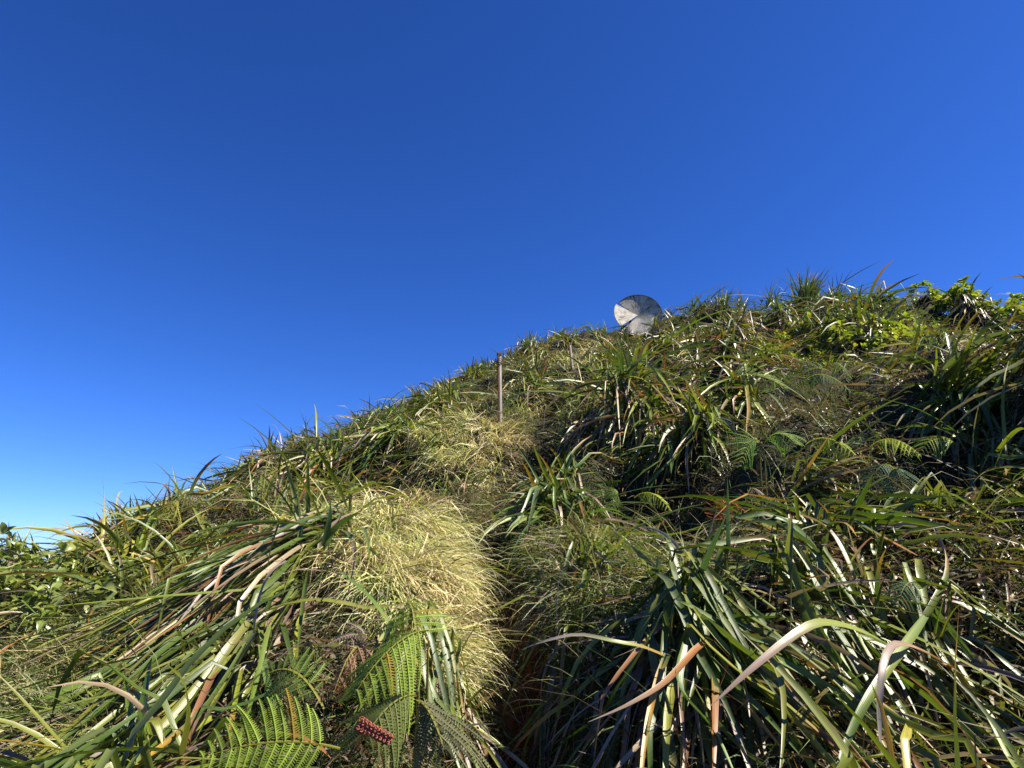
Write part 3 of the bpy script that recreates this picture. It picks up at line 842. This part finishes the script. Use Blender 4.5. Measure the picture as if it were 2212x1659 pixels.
# ferns on the right slope: one mesh per frond
def far_fern(label, items):
    fr = []
    for (u0, v0, u1, v1, plen, col) in items:
        a = hit(u0, v0 + 6); d = float(np.linalg.norm(a)) * .90
        d0 = d / np.linalg.norm(ray(u0, v0)); d1 = (d - .1) / np.linalg.norm(ray(u1, v1))
        Lf = float(np.linalg.norm(ray(u0, v0) * d0 - ray(u1, v1) * d1))
        fr.append(((u0, v0, d0), (u1, v1, d1), .08 * d / 5, (NC[0] + rng.normal(0, .3), NC[1], NC[2] + rng.normal(0, .3)), plen * .66, 13, Lf / 13 * .36, 14, col, False, dict(sag=.5, sweep=.3)))
    fern(label, fr)
far_fern('bright green fern frond arching across the shaded slope right of the dark tussock', [(1560, 826, 1700, 840, .24, (.16, .24, .04))])
far_fern('ladder-like fern with two fronds in the centre of the right slope', [(1790, 800, 1700, 850, .30, (.10, .17, .04)), (1800, 795, 1830, 825, .2, (.13, .19, .04))])
far_fern('pale grey-green fern frond with evenly spaced pinnae, right of the ladder-like fern', [(1850, 815, 1950, 850, .22, (.17, .20, .10)), (1740, 820, 1840, 850, .24, (.07, .12, .04))])
far_fern('small light green fern frond just under the right skyline shrubs', [(1960, 745, 2060, 735, .22, (.22, .30, .06))])
far_fern('grey drooping fern frond under the yellow leaves at the right', [(2060, 735, 2140, 755, .28, (.13, .15, .09))])
far_fern('yellow-green fern frond glowing beside the pale right edge leaves', [(1880, 965, 1990, 985, .16, FY), (2070, 965, 1990, 975, .18, (.24, .30, .06))])
far_fern('lime yellow fern frond left of the glowing one, under the grass stalks', [(1740, 960, 1850, 985, .14, FY)])
far_fern('vivid lime fern frond in the dark hollow below the hanging dark tussock', [(1370, 1075, 1450, 1105, .12, FY)])
far_fern('dark green fern in the hollow left of the lime frond', [(1330, 1060, 1270, 1110, .14, FD), (1335, 1065, 1320, 1110, .12, FD)])
far_fern('rust red dead fern standing in the dark middle of the right bank', [(1540, 1140, 1590, 1085, .12, (.27, .09, .04)), (1545, 1140, 1560, 1080, .12, (.26, .10, .045)), (1550, 1140, 1610, 1105, .10, (.30, .06, .03))])
far_fern('purple-grey dead fern beside the rust red one', [(1620, 1110, 1690, 1090, .12, FGR), (1620, 1110, 1660, 1140, .12, FGR), (1610, 1090, 1640, 1070, .10, FGR)])
far_fern('rounded light green fern tuft on the right thicket', [(1950, 1140, 2010, 1125, .10, (.20, .28, .09)), (1960, 1150, 2025, 1150, .10, (.20, .28, .09))])
far_fern('dark blue-green fern drooping in the right thicket', [(1930, 1010, 1880, 1060, .2, (.05, .10, .05)), (1930, 1015, 1960, 1080, .18, (.05, .11, .05))])
far_fern('mid green fern with fine fronds right of the dark hanging tussock', [(1570, 870, 1520, 930, .2, (.12, .19, .04)), (1580, 870, 1600, 930, .2, (.12, .2, .04))])
far_fern('yellow-brown fern just below the left skyline', [(380, 1085, 320, 1120, .3, (.22, .20, .03)), (390, 1088, 350, 1140, .3, (.2, .19, .03))])
far_fern('green fern among the seedling grass of the right slope', [(1620, 960, 1680, 1000, .22, (.14, .24, .04)), (1640, 955, 1600, 1010, .2, (.14, .24, .04)), (1650, 960, 1720, 960, .2, (.15, .25, .04))])
far_fern('grey-green fern on the thicket above the lower right tussock', [(1990, 1270, 1940, 1310, .11, (.09, .14, .07))])

# ------------------------------------------------------------------ broad-leaved shrubs
def broad_leaf(n_len=5):
    """unit leaf: pointed oval with folded midrib and curl, length 1 along +Y"""
    V, F = [], []
    for i in range(n_len + 1):
        t = i / n_len
        w = .26 * math.sin(math.pi * min(1, t * .96 + .04)) ** .8 * (1.15 - .3 * t) if 0 < i < n_len else .012
        z = .16 * math.sin(t * 2.2) - .22 * t * t
        V += [(-w, t, z + w * .45), (0, t, z), (w, t, z + w * .45)]
    for i in range(n_len):
        for j in range(2):
            a = i * 3 + j; F.append((a, a + 1, a + 4, a + 3))
    return np.array(V), np.array(F)
BLV, BLF = broad_leaf()
BLU = np.array([(v[0] * 2 + .5, v[1]) for v in BLV])

def frame_from(d, roll):
    d = d / np.linalg.norm(d)
    s = np.cross(d, [0, 0, 1.0]); s = s / (np.linalg.norm(s) + 1e-9)
    n = np.cross(s, d)
    c, q = math.cos(roll), math.sin(roll)
    return np.stack([s * c + n * q, d, n * c - s * q], 1)

def shrub(u, v, label, h, nst, leaf_len, cols, split, spread=.5, name='broadleaf_shrub', group=None, whorl=6, dist=None, lw=1.0, nodes=4, density=1.0, lean=(0, 0), crest=None):
    p = hit(u, v) if dist is None else ray(u, v) * dist
    if crest is not None:
        d = ray(u, v); aa = math.atan2(d[0], d[1]); rc = float(np.interp(aa, T_AZ, T_R)) + crest
        p = np.array([rc * math.sin(aa), rc * math.cos(aa), 0])
    base = np.array([p[0], p[1], float(height(p[0], p[1]))])
    OCC.append((base[0], base[1], .3))
    t = thing(name, label, 'shrub', tuple(base), group)
    Vs, Fs, Cs, Us, off = [], [], [], [], 0
    SV_, SF_, so = [], [], 0
    for s in range(nst):
        a = rng.uniform(0, math.tau); rad = spread * math.sqrt(rng.random()) * h
        hh = h * rng.uniform(.6, 1.1)
        b0 = base + np.array([math.sin(a), math.cos(a), 0]) * rad * .35; b0[2] = float(height(b0[0], b0[1])) - .02
        top = base + np.array([math.sin(a) * rad * 1.3 + lean[0], math.cos(a) * rad * 1.3 + lean[1], hh])
        top[2] = float(height(top[0], top[1])) + hh * .9
        st = np.linspace(0, 1, 6)[:, None]
        ln = b0 * (1 - st) + top * st + rng.normal(0, .012, (6, 3)) * st
        V, F, uv = ribbon(ln[None], np.array([.006 + .004 * h]), np.array([.0]), np.array([.5]), keel=.9, sheath=1, tip=6)
        SV_.append(V[0]); SF_.append(F + so); so += len(V[0])
        axis = (top - b0); axis /= np.linalg.norm(axis)
        for k in range(nodes):
            f = 1 - (k / nodes) * .75 * rng.uniform(.85, 1.1)
            q = b0 * (1 - f) + top * f
            m = whorl if k == 0 else max(2, int(whorl * .6))
            if rng.random() > density and k: continue
            for j in range(m):
                aa = j * math.tau / m + rng.uniform(-.4, .4) + k
                s1 = np.cross(axis, [0, 1, .2]); s1 /= np.linalg.norm(s1); s2 = np.cross(axis, s1)
                el = rng.uniform(.15, .8) if k == 0 else rng.uniform(-.1, .5)
                d = (s1 * math.cos(aa) + s2 * math.sin(aa)) * math.cos(el) + axis * math.sin(el)
                M = frame_from(d, rng.normal(0, .4))
                ls = leaf_len * rng.uniform(.65, 1.15)
                lv = BLV * np.array([lw, 1, rng.uniform(.6, 1.6)]) * ls
                lv = lv @ M.T + q + d * .005
                c = np.array(cols[rng.integers(0, len(cols))]) * rng.uniform(.8, 1.2)
                cc = np.tile(c, (len(lv), 1))
                if split:
                    add_leaf_object('leaf', lv, BLF, BLU, cc, M_BROAD, t)
                else:
                    Vs.append(lv - base); Fs.append(BLF + off); Cs.append(cc); Us.append(BLU); off += len(lv)
    S = np.concatenate(SV_) - base
    link('stems', np_mesh('stems', S, np.concatenate(SF_), M_BROAD, np.tile(np.array([.10, .065, .04]), (len(S), 1)), np.zeros((len(S), 2))), t)
    if not split:
        link('leaves', np_mesh('leaves', np.concatenate(Vs), np.concatenate(Fs), M_BROAD, np.concatenate(Cs), np.concatenate(Us)), t, kind='stuff')
    return t

PALE = [(.20, .23, .06), (.15, .19, .045), (.25, .27, .09), (.12, .16, .035)]
LIME = [(.24, .28, .03), (.30, .34, .035), (.18, .22, .025), (.12, .17, .02)]
for u, v, lab, nst in ((70, 1275, 'pale oval-leaved shrub nearest the sky at the left edge', 12), (130, 1270, 'pale oval-leaved shrub next to the sedge leaves on the left', 12),
                       (20, 1350, 'pale oval-leaved shrub halfway down the left edge', 12), (110, 1400, 'low pale oval-leaved shrub at the foot of the left thicket', 10),
                       (-60, 1300, 'pale oval-leaved shrub cut by the left edge', 9)):
    shrub(u, v, lab, .12 if v < 1276 else .30, nst + 8, .070, PALE, True, spread=.7, whorl=4, nodes=4, density=.9)
SK = [(1905, 660, .45), (1945, 655, .5), (1990, 658, .45), (2030, 655, .5), (2075, 655, .55), (2120, 652, .7), (2165, 648, .85), (2205, 645, .85), (2255, 648, .7), (2310, 650, .7)]
for u, v, h in SK:
    lab = {1905: 'small dark-leaved shrub where the right skyline shrubs begin', 2165: 'tallest bright lime-leaved shrub on the right skyline',
           2205: 'lime-leaved shrub at the right edge of the skyline'}.get(u, ('bright lime broad-leaved shrub on the right skyline, number ' and 'bright lime broad-leaved shrub in the skyline row, ' + ('left part' if u < 2000 else 'middle part' if u < 2150 else 'far right end')))
    shrub(u, v + 12, lab, h * .5, 14, .10, LIME, False, spread=.8, whorl=7, nodes=3, group='shrubs along the right skyline', crest=-.5)
for i, (u, v) in enumerate(((1660, 770), (1710, 765), (1760, 775), (1810, 770), (1860, 775), (1905, 780), (1740, 745), (1680, 745))):
    shrub(u, v, label_of(u, v, 'low', 'yellow-green', '', False)[0].replace('sedge tussock', 'creeping shrub with small leaves'), .22, 26, .065, LIME + [(.30, .30, .04)], False, spread=1.8, whorl=5, nodes=3, lw=1.3,
          name='creeping_shrub', group='creeping shrubs on the upper right slope')
for i, (u, v) in enumerate(((1480, 700), (1540, 690), (1600, 680), (1640, 690), (1580, 715), (1800, 700), (1870, 690), (1500, 730), (1900, 720), (1980, 700))):
    shrub(u, v, label_of(u, v, 'small', 'dark green', '', False)[0].replace('sedge tussock', 'matted shrub'), .25, 26, .055, [(.05, .085, .02), (.08, .13, .03), (.12, .13, .03)], False, spread=2.2, whorl=5, nodes=3,
          name='matted_shrub', group='matted shrubs right of the disc')
for i, (u, v) in enumerate(((1780, 930), (2060, 1150), (2130, 1220), (2190, 1180), (1420, 1120), (1340, 1150), (2080, 1300), (2180, 1430))):
    shrub(u, v, label_of(u, v, 'low', 'dark', '', False)[0].replace('sedge tussock', 'twiggy plant in a hollow'), .14, 22, .03, [(.05, .07, .02), (.09, .07, .045), (.12, .08, .05), (.16, .13, .03)], False, spread=2.6, whorl=5, nodes=4,
          name='twiggy_plant', group='twiggy plants in the hollows')

# ------------------------------------------------------------------ posts
def box_bm(bm, c, s, rz=0):
    import bmesh
    from mathutils import Matrix
    M = Matrix.Translation(c) @ Matrix.Rotation(rz, 4, 'Z') @ Matrix.Diagonal((*s, 1))
    return bmesh.ops.create_cube(bm, size=1, matrix=M)
import bmesh
def bm_obj(name, bm, mat, parent, bevel=0, smooth=False, **props):
    if bevel: bmesh.ops.bevel(bm, geom=bm.edges[:], offset=bevel, segments=2, affect='EDGES', profile=.5)
    me = bpy.data.meshes.new(name); bm.to_mesh(me); bm.free(); me.materials.append(mat)
    if smooth:
        for p in me.polygons: p.use_smooth = True
    return link(name, me, parent, **props)
M_RUST = stained_mat('rusted_steel', (.035, .016, .010), (.12, .045, .02), 30, .85, (1, 1, .3))
M_GALV = stained_mat('grey_weathered_timber', (.27, .25, .21), (.50, .47, .41), 26, .7, (3, 3, .18), (.35, .65))

def post(u, v, vtop, w, label, tilt, rusty_top=True):
    p = hit(u, v + 6)
    d = np.linalg.norm(p[:2])
    x, y, z = p[0], p[1], float(height(p[0], p[1]))
    # height from where its head meets the sky
    rt = ray(u, vtop); k = y / rt[1]; H = rt[2] * k - z
    t = thing('fence_post', label, 'post', (x, y, z - .15))
    t.rotation_euler = (tilt[0], tilt[1], R_(14))
    H += .15
    bm = bmesh.new(); box_bm(bm, (w * .22, 0, H / 2), (w * .62, w * .5, H)); bm_obj('timber', bm, M_GALV, t, .003)
    bm = bmesh.new(); box_bm(bm, (-w * .32, -w * .05, H / 2 + .01), (w * .42, w * .7, H + .02)); bm_obj('steel_picket', bm, M_RUST, t, .002)
    if rusty_top:
        bm = bmesh.new()
        for i in range(3):
            zc = H - .05 - i * .018
            n = 22
            ring = [Vector((math.cos(a) * w * .95, math.sin(a) * w * .8, zc + .008 * math.sin(a * 3 + i))) for a in [k * math.tau / n for k in range(n)]]
            tube(bm, ring + [ring[0]], .0035)
        tube(bm, [Vector((w * .8, 0, H - .06)), Vector((w * 1.3, 0, H - .02)), Vector((w * 1.1, .01, H - .10)), Vector((w * 1.6, 0, H - .09))], .003)
        bm_obj('wire_loop', bm, M_RUST, t)
        bm = bmesh.new(); box_bm(bm, (0, 0, H + .012), (w * 1.25, w * .9, .03)); bm_obj('cap', bm, M_RUST, t, .006)
    return t

def tube(bm, pts, r, n=6):
    rings = []
    for i, p in enumerate(pts):
        a = pts[max(i - 1, 0)]; b = pts[min(i + 1, len(pts) - 1)]
        T = (b - a).normalized(); s = T.cross(Vector((.1, .3, 1))).normalized(); q = T.cross(s)
        rings.append([bm.verts.new(p + (s * math.cos(k * math.tau / n) + q * math.sin(k * math.tau / n)) * r) for k in range(n)])
    for a, b in zip(rings[:-1], rings[1:]):
        for k in range(n): bm.faces.new((a[k], a[(k + 1) % n], b[(k + 1) % n], b[k]))
    bm.faces.new(rings[0][::-1]); bm.faces.new(rings[-1])

post(1081, 915, 768, .040, 'tall weathered fence post with a rusty head and wire, standing by the upper straw mound', (0, R_(-1.0)))
post(1238, 795, 746, .05, 'small thin dark post farther up the trail below the skyline', (0, R_(-5)), rusty_top=False)

M_RED = stained_mat('red_fern_scales', (.11, .022, .012), (.32, .065, .03), 220, .6)
crozier()

# ------------------------------------------------------------------ broken antenna disc on the summit
def disc_material():
    m, t, b, out = new_mat('weathered_disc_skin')
    tc = t.nodes.new('ShaderNodeTexCoord')
    n1 = t.nodes.new('ShaderNodeTexNoise'); n1.inputs['Scale'].default_value = 3.2; n1.inputs['Detail'].default_value = 9; n1.inputs['Roughness'].default_value = .7
    t.links.new(tc.outputs['Object'], n1.inputs['Vector'])
    # radial cracks and streaks: noise over the angle round the hub
    sx = t.nodes.new('ShaderNodeSeparateXYZ'); t.links.new(tc.outputs['Object'], sx.inputs[0])
    at = t.nodes.new('ShaderNodeMath'); at.operation = 'ARCTAN2'; t.links.new(sx.outputs['Z'], at.inputs[0]); t.links.new(sx.outputs['X'], at.inputs[1])
    ln = t.nodes.new('ShaderNodeVectorMath'); ln.operation = 'LENGTH'; t.links.new(tc.outputs['Object'], ln.inputs[0])
    cb = t.nodes.new('ShaderNodeCombineXYZ'); t.links.new(at.outputs[0], cb.inputs[0]); t.links.new(ln.outputs['Value'], cb.inputs[1])
    mp = t.nodes.new('ShaderNodeMapping'); mp.inputs['Scale'].default_value = (4.5, 1.1, 1); t.links.new(cb.outputs[0], mp.inputs[0])
    n2 = t.nodes.new('ShaderNodeTexNoise'); n2.inputs['Scale'].default_value = 2.4; n2.inputs['Detail'].default_value = 8; n2.inputs['Roughness'].default_value = .7; n2.inputs['Distortion'].default_value = .8
    t.links.new(mp.outputs[0], n2.inputs['Vector'])
    ad = t.nodes.new('ShaderNodeMath'); ad.operation = 'ADD'; t.links.new(n1.outputs['Fac'], ad.inputs[0]); t.links.new(n2.outputs['Fac'], ad.inputs[1])
    cr = t.nodes.new('ShaderNodeValToRGB'); e = cr.color_ramp.elements
    e[0].position = .40; e[0].color = (.05, .045, .035, 1); e[1].position = .63; e[1].color = (.50, .45, .37, 1)
    k = e.new(.47); k.color = (.25, .23, .19, 1); k = e.new(.53); k.color = (.38, .345, .285, 1)
    hf = t.nodes.new('ShaderNodeMath'); hf.operation = 'MULTIPLY'; hf.inputs[1].default_value = .5
    t.links.new(ad.outputs[0], hf.inputs[0]); t.links.new(hf.outputs[0], cr.inputs[0]); t.links.new(cr.outputs[0], b.inputs['Base Color'])
    b.inputs['Roughness'].default_value = .75
    bp = t.nodes.new('ShaderNodeBump'); bp.inputs['Strength'].default_value = .5; bp.inputs['Distance'].default_value = .03
    t.links.new(hf.outputs[0], bp.inputs['Height']); t.links.new(bp.outputs[0], b.inputs['Normal'])
    return m
M_DISC = disc_material()
M_DRUM = stained_mat('dark_ribbed_drum', (.02, .02, .022), (.07, .065, .06), 6, .6)

def sector(a0, a1, r0, depth, thick, n, rings=6, tiltfn=None):
    """a shell sector of a very shallow cone, angles in degrees in the XZ plane facing -Y"""
    bm = bmesh.new(); F_, B_ = [], []
    for i in range(rings + 1):
        rr = r0 * max(i / rings, .004)
        fr, bk = [], []
        for k in range(n + 1):
            a = R_(a0 + (a1 - a0) * k / n)
            y = depth * (1 - i / rings)
            fr.append(bm.verts.new((math.cos(a) * rr, y, math.sin(a) * rr)))
            bk.append(bm.verts.new((math.cos(a) * rr, y + thick, math.sin(a) * rr)))
        F_.append(fr); B_.append(bk)
    for i in range(rings):
        for k in range(n):
            bm.faces.new((F_[i][k], F_[i + 1][k], F_[i + 1][k + 1], F_[i][k + 1]))
            bm.faces.new((B_[i][k], B_[i][k + 1], B_[i + 1][k + 1], B_[i + 1][k]))
    for k in range(n):
        bm.faces.new((F_[-1][k], B_[-1][k], B_[-1][k + 1], F_[-1][k + 1]))
    for i in range(rings):
        bm.faces.new((F_[i][0], B_[i][0], B_[i + 1][0], F_[i + 1][0]))
        bm.faces.new((F_[i + 1][-1], B_[i + 1][-1], B_[i][-1], F_[i][-1]))
    bmesh.ops.recalc_face_normals(bm, faces=bm.faces[:])
    return bm

def disc():
    dc = 26.2
    c = ray(1378, 681) * (dc / np.linalg.norm(ray(1378, 681)) )
    f = dc / FP
    RAD = 49.5 * f
    t = thing('antenna_disc', 'weathered round grey disc with a split wedge, tilted on the summit among the sedge', 'antenna', tuple(c))
    t.rotation_euler = (R_(-11), 0, R_(-8))
    bm = sector(-137, 140, RAD, .10, .05, 60)
    bm_obj('dish_panel', bm, M_DISC, t)
    bm = sector(153, 221, RAD * 1.03, .04, .035, 16)
    o = bm_obj('torn_wedge', bm, M_DISC, t, label='torn lighter wedge of the disc bent forward')
    o.rotation_euler = (R_(-6), 0, R_(14)); o.location = (0, -.05, 0)
    # rim band
    bm = bmesh.new(); n = 70; rr = []
    for k in range(n + 1):
        a = R_(-137 + 277 * k / n)
        rr.append([bm.verts.new((math.cos(a) * q, yy, math.sin(a) * q)) for q, yy in ((RAD + .004, -.02), (RAD + .03, -.02), (RAD + .03, .09), (RAD + .004, .09))])
    for a, b in zip(rr[:-1], rr[1:]):
        for j in range(4): bm.faces.new((a[j], a[(j + 1) % 4], b[(j + 1) % 4], b[j]))
    bm.faces.new(rr[0]); bm.faces.new(rr[-1][::-1]); bmesh.ops.recalc_face_normals(bm, faces=bm.faces[:])
    bm_obj('rim', bm, M_DRUM, t)
    # drum and mount behind
    bm = bmesh.new()
    prof = [(.0, 0.0), (.30, .0)] + [(.30 + (.012 if i % 2 else 0), .02 + i * .055) for i in range(10)] + [(.28, .6), (0, .6)]
    n = 28; rings = []
    for q, yy in prof:
        rings.append([bm.verts.new((max(q, .002) * math.cos(k * math.tau / n), q * 0 + yy, max(q, .002) * math.sin(k * math.tau / n))) for k in range(n)])
    for a, b in zip(rings[:-1], rings[1:]):
        for k in range(n): bm.faces.new((a[k], a[(k + 1) % n], b[(k + 1) % n], b[k]))
    bmesh.ops.recalc_face_normals(bm, faces=bm.faces[:])
    o = bm_obj('feed_drum', bm, M_DRUM, t); o.location = (-.40, .16, -.98); o.rotation_euler = (R_(70), 0, 0)
    bm = bmesh.new()
    for px in (-.3, .35):
        tube(bm, [Vector((px, .15, .1)), Vector((px * 1.1, .5, -2.2))], .05, 8)
    bm_obj('mount', bm, M_DRUM, t)
disc()
